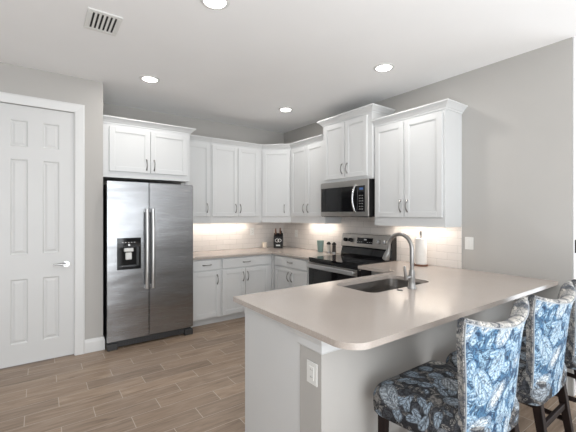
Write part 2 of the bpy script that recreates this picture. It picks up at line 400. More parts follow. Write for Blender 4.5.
# ---------------------------------------------------------------- cabinets
def shaker(w, h, rail=.057, th=.02, drawer=False):
    """door front in local x 0..w, z 0..h, face towards -y"""
    bm = bmesh.new(); r = rail if not drawer else .0
    if drawer:
        box(bm, 0, -th, 0, w, 0, h, .003, 1); return bm
    b = .0018
    box(bm, 0, -th, 0, r, 0, h, b, 1); box(bm, w - r, -th, 0, w, 0, h, b, 1)
    box(bm, r, -th, 0, w - r, 0, r, b, 1); box(bm, r, -th, h - r, w - r, 0, h, b, 1)
    box(bm, r - .001, -th + .011, r - .001, w - r + .001, -.002, h - r + .001)
    # small inner bead
    c = r
    for a in ((c, c, c + .006, h - c), (w - c - .006, c, w - c, h - c), (c + .006, c, w - c - .006, c + .006), (c + .006, h - c - .006, w - c - .006, h - c)):
        box(bm, a[0], -th + .004, a[1], a[2], -th + .010, a[3])
    return bm
def pull(parent, x, z, y=-.02, length=.12, horiz=False):
    """arched bow pull with flared feet"""
    bm = bmesh.new(); pts = []; rad = []
    for i in range(13):
        s = -1 + i / 6
        pts.append((s * length / 2, y - .028 * (1 - s * s) ** .8 - .001, 0)); rad.append(.0045 + .0035 * s * s)
    if not horiz: pts = [(0, p[1], p[0]) for p in pts]
    tube(bm, [(x + a, b, z + c) for a, b, c in pts], .005, 8, rad=rad)
    for s in (-1, 1):
        c = (x + s * length / 2 * (1 if horiz else 0), y - .002, z + s * length / 2 * (0 if horiz else 1))
        cyl(bm, c, .009, .004, 12, axis='Y')
    return obj('handle', bm, 'handle', parent, True)
def door_on(t, x0, x1, z0, z1, face, hx=None, hz=None, mt='white', rail=.057):
    o = obj('door', shaker(x1 - x0, z1 - z0, rail), mt, t, T=Matrix.Translation((x0, face, z0)))
    if hx is not None: pull(o, hx - x0, hz - z0)
    return o
def drawer_on(t, x0, x1, z0, z1, face):
    o = obj('drawer', shaker(x1 - x0, z1 - z0, drawer=True), 'white', t, T=Matrix.Translation((x0, face, z0)))
    pull(o, (x1 - x0) / 2, (z1 - z0) / 2, length=.11, horiz=True)
CP = lambda z, o=.062, h=.075: [(0, z), (.008, z), (.010, z + .014), (.018, z + .018), (.03, z + .034), (o - .012, z + .052), (o - .006, z + .057), (o, z + .060), (o, z + h), (0, z + h)]
RB = -PI / 2
ZU = 1.34; ZT = 2.485; G = 'white shaker wall cabinets'
def wall_cab(label, loc, rz, w, depth, doors, z0=ZU, zt=ZT, crown=None, dz=None, handles=True, ztop_h=.072):
    """doors: (x0,x1,handle_x); local frame: x along the wall, -y into the room"""
    t = thing('wall_cabinet', label, 'cabinet', (loc[0], loc[1], 0), rz, G)
    bm = bmesh.new(); f = -(depth - .02)
    box(bm, 0, f, z0 + .03, w, -.001, zt, 0)
    box(bm, 0, f, z0, w, f + .02, z0 + .031); box(bm, 0, f + .02, z0, .016, -.001, z0 + .031); box(bm, w - .016, f + .02, z0, w, -.001, z0 + .031)
    obj('body', bm, 'white', t)
    a, b = dz or (z0 + .096, zt - .022)
    for x0, x1, hx in doors: door_on(t, x0, x1, a, b, f, hx, a + .12)
    bm = bmesh.new(); sweep(bm, crown, CP(zt, h=ztop_h))
    cx = obj('crown_moulding', bm, 'white', t)
    return t
XF = -.33   # front of doors on the right wall
# back wall
wall_cab('narrow white wall cabinet between the refrigerator cabinet and the double door one', (-1.925, 0), 0, .426, .33,
         [(.05, .414, .37)], crown=[(.065, -.31), (.426, -.31)])
wall_cab('double door white wall cabinet on the back wall over the drawers', (-1.497, 0), 0, .852, .33,
         [(.018, .424, .39), (.432, .790, .466)], crown=[(0, -.31), (.852, -.31)])
# diagonal corner cabinet
t = thing('wall_cabinet', 'single door diagonal white wall cabinet in the room corner', 'cabinet', (-.645, -.31, 0), -PI / 4, G)
Mi = Matrix.Rotation(PI / 4, 2)
def dl(x, y):
    v = Mi @ Vector((x + .645, y + .31)); return (v.x, v.y)
fp = [dl(-.643, -.001), dl(-.001, -.001), dl(-.001, -.643), dl(-.31, -.643), dl(-.643, -.312)]
bm = bmesh.new(); prism(bm, fp, ZU + .03, ZT)
dlen = Vector(dl(-.31, -.645)).x
box(bm, .01, 0.004, ZU, dlen - .01, .022, ZU + .031)
obj('body', bm, 'white', t)
door_on(t, .02, dlen - .02, ZU + .096, ZT - .022, 0, dlen - .105, ZU + .216)
bm = bmesh.new(); sweep(bm, [(0.0, 0), (dlen, 0)], CP(ZT, h=.072))
for v in bm.verts:   # 22.5 degree mitres against the straight runs
    k = math.tan(PI / 8)
    if v.co.x < dlen / 2: v.co.x += v.co.y * -k * -1 * -1 if False else -v.co.y * -k
    else: v.co.x += v.co.y * k * -1 * -1 * 1
obj('crown_moulding', bm, 'white', t)
# right wall; local x runs towards the camera (-y)
wall_cab('double door white wall cabinet left of the microwave', (0, -.645), RB, .785, .33,
         [(.012, .385, .34), (.392, .775, .437)], crown=[(0, -.31), (.785, -.31)])
wall_cab('raised double door white cabinet directly above the microwave', (0, -1.435), RB, .85, .37,
         [(.035, .42, .38), (.43, .785, .468)], z0=1.885, zt=2.655, crown=[(0, -.001), (0, -.35), (.85, -.35), (.85, -.001)],
         dz=(1.925, 2.635), ztop_h=.078)
wall_cab('large double door white wall cabinet right of the microwave, over the paper towels', (0, -2.29), RB, .862, .33,
         [(.02, .405, .368), (.415, .838, .452)], crown=[(0, -.31), (.862, -.31), (.862, -.001)])
# cabinet over refrigerator
t = thing('wall_cabinet', 'deep double door white cabinet above the refrigerator', 'cabinet', (-2.922, 0, 0), 0, G)
bm = bmesh.new(); box(bm, 0, -.66, 1.885, .992, -.001, ZT); obj('body', bm, 'white', t)
door_on(t, .07, .505, 1.955, ZT - .03, -.66, .465, 2.05); door_on(t, .512, .955, 1.955, ZT - .03, -.66, .552, 2.05)
bm = bmesh.new(); sweep(bm, [(0, -.66), (.992, -.66), (.992, -.32)], CP(ZT, h=.072)); obj('crown_moulding', bm, 'white', t)

# base cabinets
GB = 'white shaker base cabinets'
F = -.66
def base_cab(label, loc, rz, w, fronts, drawers, filler=None):
    t = thing('base_cabinet', label, 'cabinet', (loc[0], loc[1], 0), rz, GB)
    bm = bmesh.new(); box(bm, 0, F, .085, w, -.001, .883); box(bm, 0, F + .06, .0005, w, -.001, .086); obj('body', bm, 'white', t)
    for x0, x1, hx in fronts: door_on(t, x0, x1, .105, .715, F, hx, .60)
    for x0, x1 in drawers: drawer_on(t, x0, x1, .735, .868, F)
    return t
base_cab('narrow white base cabinet with one door, right beside the refrigerator', (-1.925, 0), 0, .423, [(.03, .41, .365)], [(.03, .41)])
t = base_cab('wide white base cabinet with one drawer over two doors, on the back wall', (-1.50, 0), 0, .815,
             [(.014, .362, .33), (.369, .757, .402)], [(.014, .757)])
base_cab('white base cabinet between the inner corner and the range', (0, -.70), RB, .825,
         [(.04, .415, .38), (.422, .79, .457)], [(.04, .79)])
t = thing('base_cabinet', 'blind corner base unit in the room corner', 'cabinet', (-.68, -.66, 0), 0, GB)
bm = bmesh.new(); box(bm, -.003, -.038, .085, .02, .0, .883); box(bm, .021, 0.0, .0005, .678, .658, .883); obj('body', bm, 'white', t)
t = thing('base_cabinet', 'base cabinet between the range and the peninsula, set back to darken its front, mostly hidden', 'cabinet', (0, -2.388, 0), RB, GB)
obj('body', B(0, -.48, .085, .50, -.001, .883), 'white', t); obj('plinth', B(0, -.42, .0005, .50, -.001, .0845), 'white', t)  # depth cut and door left off so the front falls into shade
# peninsula cabinets, end panel and half wall
XP = -2.38
t = thing('base_cabinet', 'white peninsula cabinet with a plain end panel under the counter overhang', 'cabinet', (XP, -2.942, 0), 0, GB)
bm = bmesh.new()
box(bm, 0, -.594, .0005, .02, 0, .883, .001, 1)
box(bm, .02, -.02, .085, .75, -.002, .883); box(bm, .02, -.594, .085, .75, -.575, .883); box(bm, .73, -.575, .085, .75, -.02, .883); box(bm, .02, -.575, .085, .73, -.02, .10)
box(bm, 1.58, -.594, .085, 1.72, -.002, .883); box(bm, .75, -.594, .085, 1.58, -.50, .883); box(bm, .75, .028, .085, 1.58, .046, .883); box(bm, .02, -.594, .0005, 1.72, -.07, .084)
box(bm, .75, -.50, .085, 1.58, -.02, .10); obj('body', bm, 'white', t)
door_on(t, .06, .40, .115, .715, 0, None); 
for o in list(t.children):
    if o.name.startswith('door'):
        o.matrix_local = Matrix.Translation((.42, -.002, .115)) @ Matrix.Rotation(PI, 4, 'Z')
        pull(o, .29, .49)
bm = bmesh.new(); box(bm, XP - .005, -3.712, .0005, -.001, -3.540, .883, .002, 1)
struct('wall_peninsula', bm, 'wall', 'grey half wall carrying the peninsula counter')
bm = bmesh.new(); sweep(bm, [(-2.30, -3.539), (XP - .004, -3.539), (XP - .004, -3.713), (-.002, -3.713)],
                        [(0, .795), (.006, .795), (.009, .80), (.012, .805), (.012, .838), (.016, .85), (.022, .862), (.028, .866), (.028, .883), (0, .883)])
for v in bm.verts: pass
struct('trim_3', bm, 'white', 'white cap moulding under the counter around the half wall')
# outlet on the peninsula end
def plate(name, label, T, w=.078, h=.122, kind='outlet', group=None):
    t = thing(name, label, 'outlet' if kind != 'switch' else 'light switch', (0, 0, 0), 0, group); t.matrix_world = T
    bm = bmesh.new(); box(bm, -w / 2, -.006, -h / 2, w / 2, -.0005, h / 2, .0025, 2); obj('cover_plate', bm, 'plastic', t)
    bm = bmesh.new()
    if kind == 'outlet':
        box(bm, -.017, -.009, -.034, .017, -.0055, .034, .002, 1)
        obj('socket', bm, 'plastic', t); bm = bmesh.new()
        bm.free()
        for z in (-.018, .018):
            for x in (-.006, .006): obj('slot', B(x - .001, -.0098, z - .004, x + .001, -.0088, z + .004), 'darkgrey', t)
    else:
        box(bm, -.017, -.009, -.034, .017, -.0055, .034, .003, 1); obj('rocker', bm, 'plastic', t)
    return t
RW = lambda y, z, x=0: Matrix.Translation((x, y, z)) @ Matrix.Rotation(RB, 4, 'Z')
plate('wall_outlet', 'white outlet plate on the grey end of the peninsula half wall', RW(-3.645, .682, XP - .005), .082, .112)
plate('light_switch', 'white rocker switch on the grey wall right of the tiled backsplash', RW(-3.227, 1.178), .085, .125, 'switch')
plate('wall_outlet', 'white outlet plate on the back wall tiles beside the refrigerator', Matrix.Translation((-1.70, -.012, 1.07)), group='outlets on the backsplash tiles')
plate('wall_outlet', 'white outlet plate on the back wall tiles left of the candle', Matrix.Translation((-.65, -.012, 1.185)), group='outlets on the backsplash tiles')
plate('wall_outlet', 'white outlet plate on the tiles right of the knife block', RW(-.385, 1.15, -.012), group='outlets on the backsplash tiles')

# backsplash
bm = bmesh.new(); box(bm, -1.925, -.012, .9145, -.001, -.0005, ZU + .03)
o = obj('tile_backsplash', bm, 'tile'); tag(o, 'cream subway tile backsplash along the back wall', 'backsplash')
bm = bmesh.new(); box(bm, -.012, -3.153, .9145, -.0005, -.013, ZU + .03); box(bm, -.012, -2.284, ZU + .03, -.0005, -1.436, 1.45)
o = obj('tile_backsplash', bm, 'tile'); tag(o, 'cream subway tile backsplash along the right wall behind the range', 'backsplash')

# under-cabinet light bars
def under(label, loc, rz, length, e):
    t = thing('under_cabinet_light', label, 'light', loc, rz, 'under-cabinet light bars')
    bm = bmesh.new(); box(bm, 0, -.04, -.012, length, 0, -.0005, .003, 1); obj('housing', bm, 'plastic', t)
    bm = bmesh.new(); box(bm, .01, -.035, -.014, length - .01, -.005, -.0122); obj('lens', bm, 'strip', t)
    l = bpy.data.lights.new('light_bar', 'AREA'); l.shape = 'RECTANGLE'; l.size = length - .03; l.size_y = .03; l.energy = e; l.color = (1, .90, .80)
    o = bpy.data.objects.new('light_bar', l); COL.objects.link(o); o.parent = t; o.location = (length / 2, -.02, -.018)
zl = ZU + .03
under('slim light bar under the back wall cabinets', (-1.86, -.10, zl), 0, 1.12, 3.1)
under('slim light bar under the cabinet left of the microwave', (-.10, -.72, zl), RB, .66, 2.1)
under('slim light bar under the large right hand cabinet', (-.10, -2.34, zl), RB, .76, 2.0)

# ---------------------------------------------------------------- countertops
CT, CB = .914, .884
bm = bmesh.new()
prism(bm, [(-1.925, -.0125), (-1.925, -.705), (-.705, -.705), (-.705, -1.530), (-.0125, -1.530), (-.0125, -.0125)], CB, CT)
o = obj('countertop', bm, 'quartz'); tag(o, 'pale quartz worktop in the far corner with the knife block on it', 'countertop')
bv = o.modifiers.new('b', 'BEVEL'); bv.width = .003; bv.segments = 2
# peninsula top with the sink cut out (built as quads around the hole)
def rrect(x0, y0, x1, y1, r, n=8):
    pts = []
    for cx, cy, a0 in ((x1 - r, y1 - r, 0), (x0 + r, y1 - r, PI / 2), (x0 + r, y0 + r, PI), (x1 - r, y0 + r, 3 * PI / 2)):
        for i in range(n + 1): a = a0 + PI / 2 * i / n; pts.append((cx + r * math.cos(a), cy + r * math.sin(a)))
    return pts
SX0, SX1, SY0, SY1 = -1.60, -.86, -3.355, -2.955
hole = rrect(SX0, SY0, SX1, SY1, .075)
XPE, YPF = -2.43, -3.955
outer = [(-.0125, -2.392), (-.705, -2.392), (-.705, -2.862), (XPE + .006, -2.862), (XPE, -2.868)]
r = .12
for i in range(19): a = PI + PI / 2 * i / 18; outer.append((XPE + r + r * math.cos(a), YPF + r + r * math.sin(a)))
outer += [(-.001, YPF), (-.001, -3.1545), (-.0125, -3.1545)]
bm = bmesh.new()
def loop(pts, z):
    vs = [bm.verts.new((x, y, z)) for x, y in pts]
    return vs, [bm.edges.new((vs[i], vs[(i + 1) % len(vs)])) for i in range(len(vs))]
for z in (CB, CT):
    a, ea = loop(outer, z); b, eb = loop(hole, z)
    if z == CB: A, Bv = a, b
    bmesh.ops.triangle_fill(bm, use_beauty=True, use_dissolve=False, edges=ea + eb)
for p, q in ((A, a), (Bv, b)):
    for i in range(len(p)): bm.faces.new((p[i], p[(i + 1) % len(p)], q[(i + 1) % len(p)], q[i]))
o = obj('countertop', bm, 'quartz'); tag(o, 'long pale quartz peninsula counter with a rounded corner and the sink in it', 'countertop')
# undermount sink
t = thing('kitchen_sink', 'stainless steel undermount sink set in the peninsula counter', 'sink', ((SX0 + SX1) / 2, (SY0 + SY1) / 2, 0))
cx, cy = (SX0 + SX1) / 2, (SY0 + SY1) / 2
bm = bmesh.new(); rings = []
for e, z, rr in [(.025, CB - .001, .09), (.004, CB - .001, .078), (.003, CB - .008, .076), (-.004, .74, .07), (-.02, .705, .06), (-.06, .695, .04)]:
    rings.append([bm.verts.new((x - cx, y - cy, z)) for x, y in rrect(SX0 - e, SY0 - e, SX1 + e, SY1 + e, rr)])
for a, b in zip(rings, rings[1:]):
    for i in range(len(a)): bm.faces.new((a[i], a[(i + 1) % len(a)], b[(i + 1) % len(a)], b[i]))
bm.faces.new(rings[-1])
obj('basin', bm, 'sinksteel', t, True)
bm = bmesh.new(); lathe(bm, [(.045, .696), (.045, .699), (.03, .697), (.012, .6965)], seg=28); obj('drain', bm, 'chrome', t, True)
# faucet
t = thing('kitchen_faucet', 'tall brushed nickel gooseneck faucet standing behind the sink', 'faucet', (-1.232, -3.415, CT))
bm = bmesh.new(); lathe(bm, [(.032, .0005), (.032, .008), (.027, .014), (.024, .05), (.023, .09), (.0205, .12), (.018, .14)]); obj('base', bm, 'nickel', t, True)
bm = bmesh.new(); R = .105; zc = .295
pts = [(0, 0, .13), (0, 0, .2), (0, 0, zc)] + [(0, R - R * math.cos(a), zc + R * math.sin(a)) for a in (PI * i / 14 for i in range(1, 14))]
pts += [(0.002, 2 * R, zc - .005), (.002, 2 * R + .003, zc - .03)]
tube(bm, pts, .0145, 16); obj('spout', bm, 'nickel', t, True)
bm = bmesh.new(); p0 = Vector((.002, 2 * R + .003, zc - .028)); dd = Vector((0, .36, -.93)).normalized()
tube(bm, [p0, p0 + dd * .015, p0 + dd * .02, p0 + dd * .055, p0 + dd * .078, p0 + dd * .084], .02, 16, rad=[.0165, .018, .0205, .025, .027, .021]); sp = obj('spray_head', bm, 'nickel', t, True)
bm = bmesh.new(); cyl(bm, p0 + dd * .0845, .016, .003, 16); obj('nozzle', bm, 'black', sp)
bm = bmesh.new(); tube(bm, [(-.015, 0, .085), (-.035, 0, .09), (-.075, 0, .085)], .012, 12)
tube(bm, [(-.072, 0, .075), (-.078, 0, .11), (-.086, 0, .15), (-.088, 0, .175)], .01, 12, rad=[.013, .011, .010, .007]); obj('lever', bm, 'nickel', t, True)
bm = bmesh.new(); lathe(bm, [(.022, .0005), (.022, .005), (.017, .009), (.004, .010)], (-1.355, -3.40, CT)); tag(obj('air_switch', bm, 'nickel', smooth=True), 'small round nickel button on the counter left of the faucet', 'button')

# ---------------------------------------------------------------- refrigerator
FX0, FX1, FY = -2.90, -1.957, -.86
t = thing('refrigerator', 'stainless side by side refrigerator with a black water dispenser', 'refrigerator', ((FX0 + FX1) / 2, -.43, 0))
ox, oy = (FX0 + FX1) / 2, -.43
def lb(x0, y0, z0, x1, y1, z1, **k): return B(x0 - ox, y0 - oy, z0, x1 - ox, y1 - oy, z1, **k)
obj('body', lb(FX0 + .012, -.775, .055, FX1 - .012, -.03, 1.80), 'darkgrey', t)
xs = -2.476
def fdoor(x0, x1, hole=None):
    bm = bmesh.new(); z0, z1 = .095, 1.825
    if hole:
        a, b, c, d_ = hole
        box(bm, x0 - ox, FY - oy, z0, a - ox, FY + .075 - oy, z1); box(bm, b - ox, FY - oy, z0, x1 - ox, FY + .075 - oy, z1)
        box(bm, a - ox, FY - oy, z0, b - ox, FY + .075 - oy, c); box(bm, a - ox, FY - oy, d_, b - ox, FY + .075 - oy, z1)
        bmesh.ops.remove_doubles(bm, verts=bm.verts, dist=.0001)
    else: box(bm, x0 - ox, FY - oy, z0, x1 - ox, FY + .075 - oy, z1, bev=.008, seg=3)
    return bm
d1 = obj('door', fdoor(FX0, xs - .004, (-2.805, -2.561, .862, 1.208)), 'steel', t)
d2 = obj('door', fdoor(xs + .004, FX1), 'steel', t)
for dpar, hx in ((d1, xs - .032), (d2, xs + .032)):
    bm = bmesh.new(); pts = []
    z0, z1 = .635, 1.53
    for i in range(21):
        s = i / 20; pts.append((hx - ox, FY - oy - .050 - .018 * math.sin(PI * s), z0 + (z1 - z0) * s))
    tube(bm, pts, .019, 12)
    for z in (z0 + .02, z1 - .02): box(bm, hx - ox - .017, FY - oy - .052, z - .02, hx - ox + .017, FY - oy - .0005, z + .02, .004, 1)
    obj('handle', bm, 'brightsteel', dpar, True)
# dispenser
bm = bmesh.new()
ax, bx, cz, dz_ = -2.805 - ox, -2.561 - ox, .862, 1.208; y = FY - oy
box(bm, ax, y + .055, cz, bx, y + .07, dz_)                              # back of the niche
box(bm, ax, y - .004, 1.11, bx, y + .055, dz_); box(bm, ax, y - .004, cz, ax + .022, y + .055, 1.11); box(bm, bx - .022, y - .004, cz, bx, y + .055, 1.11); box(bm, ax + .022, y - .006, cz, bx - .022, y + .055, cz + .03)
dp = obj('dispenser', bm, 'blackglass', d1)
bm = bmesh.new(); box(bm, ax + .075, y + .01, 1.055, bx - .075, y + .05, 1.095, .004, 1); box(bm, ax + .09, y + .02, .965, bx - .09, y + .045, 1.045, .006, 1); obj('paddle', bm, 'plastic', dp)
for k in range(5): obj('button', B(ax + .05 + k * .03, y - .0052, 1.155, ax + .062 + k * .03, y - .0045, 1.162), 'print', dp)
bm = bmesh.new(); cyl(bm, (ax + .12, y - .0055, 1.13), .012, .003, 18, axis='Y'); obj('lamp', bm, 'chrome', dp)
bm = bmesh.new(); box(bm, 2.26 - 2.26 + (-2.07 - ox), y - .002, 1.745, -2.0 - ox, y - .0005, 1.757); obj('badge', bm, 'chrome', d2)
bm = bmesh.new(); box(bm, FX0 + .02 - ox, y + .03, .02, FX1 - .02 - ox, y + .08, .085, .002, 1)
for k in range(24): xx = FX0 + .16 - ox + k * .027; box(bm, xx, y + .026, .035, xx + .015, y + .0305, .07)
obj('base_grille', bm, 'darkgrey', t)
for x in (FX0 + .002, FX1 - .102):
    bm = bmesh.new(); box(bm, x - ox, y + .004, .002, x + .10 - ox, y + .06, .07, .004, 1); obj('foot', bm, 'darkgrey', t)

# ---------------------------------------------------------------- range
t = thing('kitchen_range', 'stainless and black electric range with a glass cooktop', 'range', (0, -1.965, 0), RB)
w = .415
RF = -.69
obj('body', B(-w, -.64, .06, w, -.02, .895), 'darkgrey', t)
bm = bmesh.new(); box(bm, -w - .002, RF - .008, .896, w + .002, -.024, .921, .004, 2); c = obj('cooktop', bm, 'blackglass', t)
for x, y, r in ((-.2, -.5, .115), (.2, -.5, .09), (-.2, -.24, .08), (.2, -.24, .115)):
    for q in (r, r * .65):
        bm = bmesh.new()
        rr = [[bm.verts.new((x + (q + s) * math.cos(a), y + (q + s) * math.sin(a), .9214)) for a in (2 * PI * k / 40 for k in range(40))] for s in (0, .002)]
        for k in range(40): bm.faces.new((rr[0][k], rr[0][(k + 1) % 40], rr[1][(k + 1) % 40], rr[1][k]))
        obj('burner_ring', bm, 'darkgrey', c)

obj('vent_band', B(-w, RF, .868, w, -.62, .895), 'black', t)
bm = bmesh.new(); box(bm, -w, RF - .012, .205, w, -.64, .864, .004, 1); dr = obj('oven_door', bm, 'blackglass', t)
bm = bmesh.new(); box(bm, -w, RF - .0155, .79, w, RF - .0125, .864, .0008, 1); obj('door_trim', bm, 'steel2', dr)
bm = bmesh.new(); box(bm, -w + .012, RF - .068, .803, w - .012, RF - .048, .853, .008, 3)
for s in (-1, 1): box(bm, s * (w - .04) - .012, RF - .06, .818, s * (w - .04) + .012, RF - .0155, .838, .003, 1)
obj('handle', bm, 'brightsteel', dr, True)
bm = bmesh.new(); box(bm, -w, RF - .01, .065, w, -.64, .198, .004, 1); obj('drawer', bm, 'steel2', t)
# backguard
bm = bmesh.new()
prof2 = [(-.022, .922), (-.13, .922), (-.13, .95), (-.10, 1.035), (-.125, 1.04), (-.09, 1.21), (-.022, 1.21)]
for sgn, part in ((0, 'b'),):
    v0 = [bm.verts.new((-w, a, b)) for a, b in prof2]; v1 = [bm.verts.new((w, a, b)) for a, b in prof2]
    n = len(prof2)
    for i in range(n): bm.faces.new((v0[i], v0[(i + 1) % n], v1[(i + 1) % n], v1[i]))
    bm.faces.new(v0[::-1]); bm.faces.new(v1)
bg = obj('backguard', bm, 'blackglass', t)
tilt = math.atan2(.035, .17)
TT = Matrix.Translation((0, -.108, 1.125)) @ Matrix.Rotation(-tilt, 4, 'X')
bm = bmesh.new(); box(bm, -w + .002, -.008, -.083, w - .02, -.0005, .084, .003, 1); fp_ = obj('control_panel', bm, 'steel2', bg, T=TT)
bm = bmesh.new(); box(bm, -.13, -.0105, -.035, .13, -.0085, .04, .0008, 1); dsp = obj('display', bm, 'blackglass', fp_)
obj('digits', B(-.012, -.0112, .010, .03, -.0106, .026), 'print', dsp)
for k in range(8):
    if 2 < k < 5: continue
    obj('touch_mark', B(-.12 + k * .032, -.0112, -.018, -.105 + k * .032, -.0106, -.014), 'print', dsp)
for x in (-.33, -.235, .235, .33):
    bm = bmesh.new(); cyl(bm, (x, -.024, 0), .027, .03, 24, r2=.023, axis='Y')
    for v in bm.verts: v.co.y = -.024 - (v.co.y + .024)
    box(bm, x - .004, -.046, -.022, x + .004, -.036, .022, .002, 1)
    obj('knob', bm, 'black' if x < 0 else 'chrome', fp_, True)

# ---------------------------------------------------------------- microwave
t = thing('microwave_oven', 'stainless over the range microwave with a curved vertical handle', 'microwave', (0, -1.86, 0), RB)
mw = .415; z0, z1 = 1.437, 1.883
obj('body', B(-mw, -.385, z0, mw, -.0135, z1), 'black', t)
bm = bmesh.new(); ys = -.405
box(bm, -mw, ys, z0 + .005, mw, -.3855, z1 - .003, .003, 1); fr = obj('front_frame', bm, 'steel2', t)
bm = bmesh.new(); box(bm, -mw + .015, ys - .004, z0 + .062, mw - .215, ys - .0005, z1 - .075, .001, 1); obj('window', bm, 'blackglass', fr)
bm = bmesh.new(); box(bm, mw - .213, ys - .004, z0 + .062, mw - .05, ys - .0005, z1 - .075, .001, 1); cp = obj('control_panel', bm, 'blackglass', fr)
bm = bmesh.new(); box(bm, mw - .13, ys - .0052, z1 - .125, mw - .075, ys - .0045, z1 - .10); obj('display', bm, 'display', cp)
for i in range(3):
    for j in range(6): obj('key', B(mw - .135 + i * .024, ys - .005, z0 + .09 + j * .032, mw - .127 + i * .024, ys - .0045, z0 + .096 + j * .032), 'print', cp)
bm = bmesh.new(); hx = mw - .195; pts = []; rad = []
for i in range(17):
    s = i / 16; pts.append((hx - .0 + .012 * math.sin(PI * s) * -1, ys - .006 - .04 * math.sin(PI * s) ** .7, z0 + .055 + (z1 - z0 - .12) * s)); rad.append(.013)
tube(bm, pts, .013, 12, rad=rad); obj('handle', bm, 'chrome', fr, True)
bm = bmesh.new()
for k in range(16): box(bm, -.38 + k * .05, -.37, z0 - .004, -.345 + k * .05, -.32, z0 - .0005)
obj('vent_grille', bm, 'darkgrey', t)

# ---------------------------------------------------------------- things on the counters
KB = 1.22
t = thing('knife_block', 'black knife block with two red brown handles sticking up, in the room corner', 'knife block', (-.275, -.24, CT + .0008), math.radians(-38)); t.scale = (KB * 1.1, KB, KB)
bm = bmesh.new()
pr = [(-.075, 0), (.075, 0), (.085, .14), (.03, .20), (-.05, .155)]
a = [bm.verts.new((-.055, y, z)) for y, z in pr]; b = [bm.verts.new((.055, y, z)) for y, z in pr]
for i in range(5): bm.faces.new((a[i], a[(i + 1) % 5], b[(i + 1) % 5], b[i]))
bm.faces.new(a[::-1]); bm.faces.new(b); bmesh.ops.bevel(bm, geom=list(bm.edges), offset=.004, segments=2, affect='EDGES')
kb = obj('block', bm, 'black', t, True)
for ring_c, rr in (((-.012, .105), .022), ((.018, .105), .020)):
    bm = bmesh.new(); pts = [(ring_c[0] + rr * math.cos(q), -.0725 - .0045 * 0 - (ring_c[1] + rr * math.sin(q)) * .0714 - .004, ring_c[1] + rr * math.sin(q)) for q in (2 * PI * k / 20 for k in range(21))]
    tube(bm, pts, .0035, 6); obj('emblem', bm, 'print', kb)
obj('emblem', B(-.025, -.0815, .03, .025, -.0765, .048), 'print', kb)
for x, y, h, mt in ((-.035, 0, .095, 'copper'), (.02, .01, .10, 'copper'), (-.035, .05, .04, 'black'), (.03, .055, .045, 'black'), (0, -.03, .03, 'black')):
    bm = bmesh.new(); z = .165 + y * .3
    tube(bm, [(x, y, z), (x, y + .008, z + h * .5), (x, y + .014, z + h)], .009, 8, rad=[.007, .010, .008]); 
    k = tag(obj('knife', bm, mt, smooth=True), 'x', 'knife'); 
    k.matrix_world = Matrix.Translation((-.275, -.24, CT + .0008)) @ Matrix.Rotation(math.radians(-38), 4, 'Z') @ Matrix.Diagonal((KB * 1.1, KB, KB, 1))
    k['label'] = {(-.035, 0): 'tall red brown knife handle at the left of the knife block', (.02, .01): 'tall red brown knife handle at the right of the knife block'}.get((x, y), 'short black knife handle low in the knife block')
    k['group'] = 'knives in the block'
bm = bmesh.new(); lathe(bm, [(.036, 0), (.040, .004), (.040, .082), (.037, .086), (.034, .085), (.033, .078), (.004, .077)], (-.455, -.10, CT + .0008))
tag(obj('candle_jar', bm, 'cream', smooth=True), 'short cream candle jar left of the knife block', 'candle')
bm = bmesh.new(); lathe(bm, [(.036, 0), (.040, .004), (.052, .168), (.048, .168), (.038, .01), (.004, .008)], (-.13, -1.125, CT + .0008))
tag(obj('tumbler', bm, 'teal', smooth=True), 'tapered teal tumbler left of the range backguard', 'cup')
for y, mt, lab, cat in ((-1.295, 'salt', 'pale salt grinder with a dark cap beside the teal tumbler', 'salt grinder'), (-1.405, 'pepper', 'dark filled pepper grinder right beside the range', 'pepper grinder')):
    t = thing(cat.replace(' ', '_'), lab, cat, (-.12, y, CT + .0008)); t.scale = (1.18,) * 3
    bm = bmesh.new(); lathe(bm, [(.026, 0), (.026, .02), (.022, .03), (.021, .095), (.022, .10), (.003, .101)]); obj('jar', bm, mt, t, True)
    bm = bmesh.new(); lathe(bm, [(.021, .1015), (.026, .105), (.028, .115), (.020, .125), (.010, .135), (.003, .137)]); obj('cap', bm, 'black', t, True)
    bm = bmesh.new(); lathe(bm, [(.0275, .0), (.0275, .018), (.0265, .020)]); obj('collar', bm, 'nickel' , t, True)
t = thing('paper_towel_roll', 'white paper towel roll on an upright holder against the tiles', 'paper towel roll', (-.14, -2.78, CT + .0008))
bm = bmesh.new(); lathe(bm, [(.072, 0), (.075, .004), (.075, .012), (.07, .015), (.003, .016)]); obj('base', bm, 'copper', t, True)
bm = bmesh.new(); lathe(bm, [(.022, .018), (.060, .017), (.061, .02), (.061, .288), (.060, .291), (.022, .291), (.02, .289)], seg=36); obj('paper_roll', bm, 'paper', t, True)
bm = bmesh.new(); lathe(bm, [(.007, .016), (.007, .325), (.013, .33), (.015, .345), (.015, .36), (.010, .37), (.002, .372)]); obj('post', bm, 'nickel', t, True)

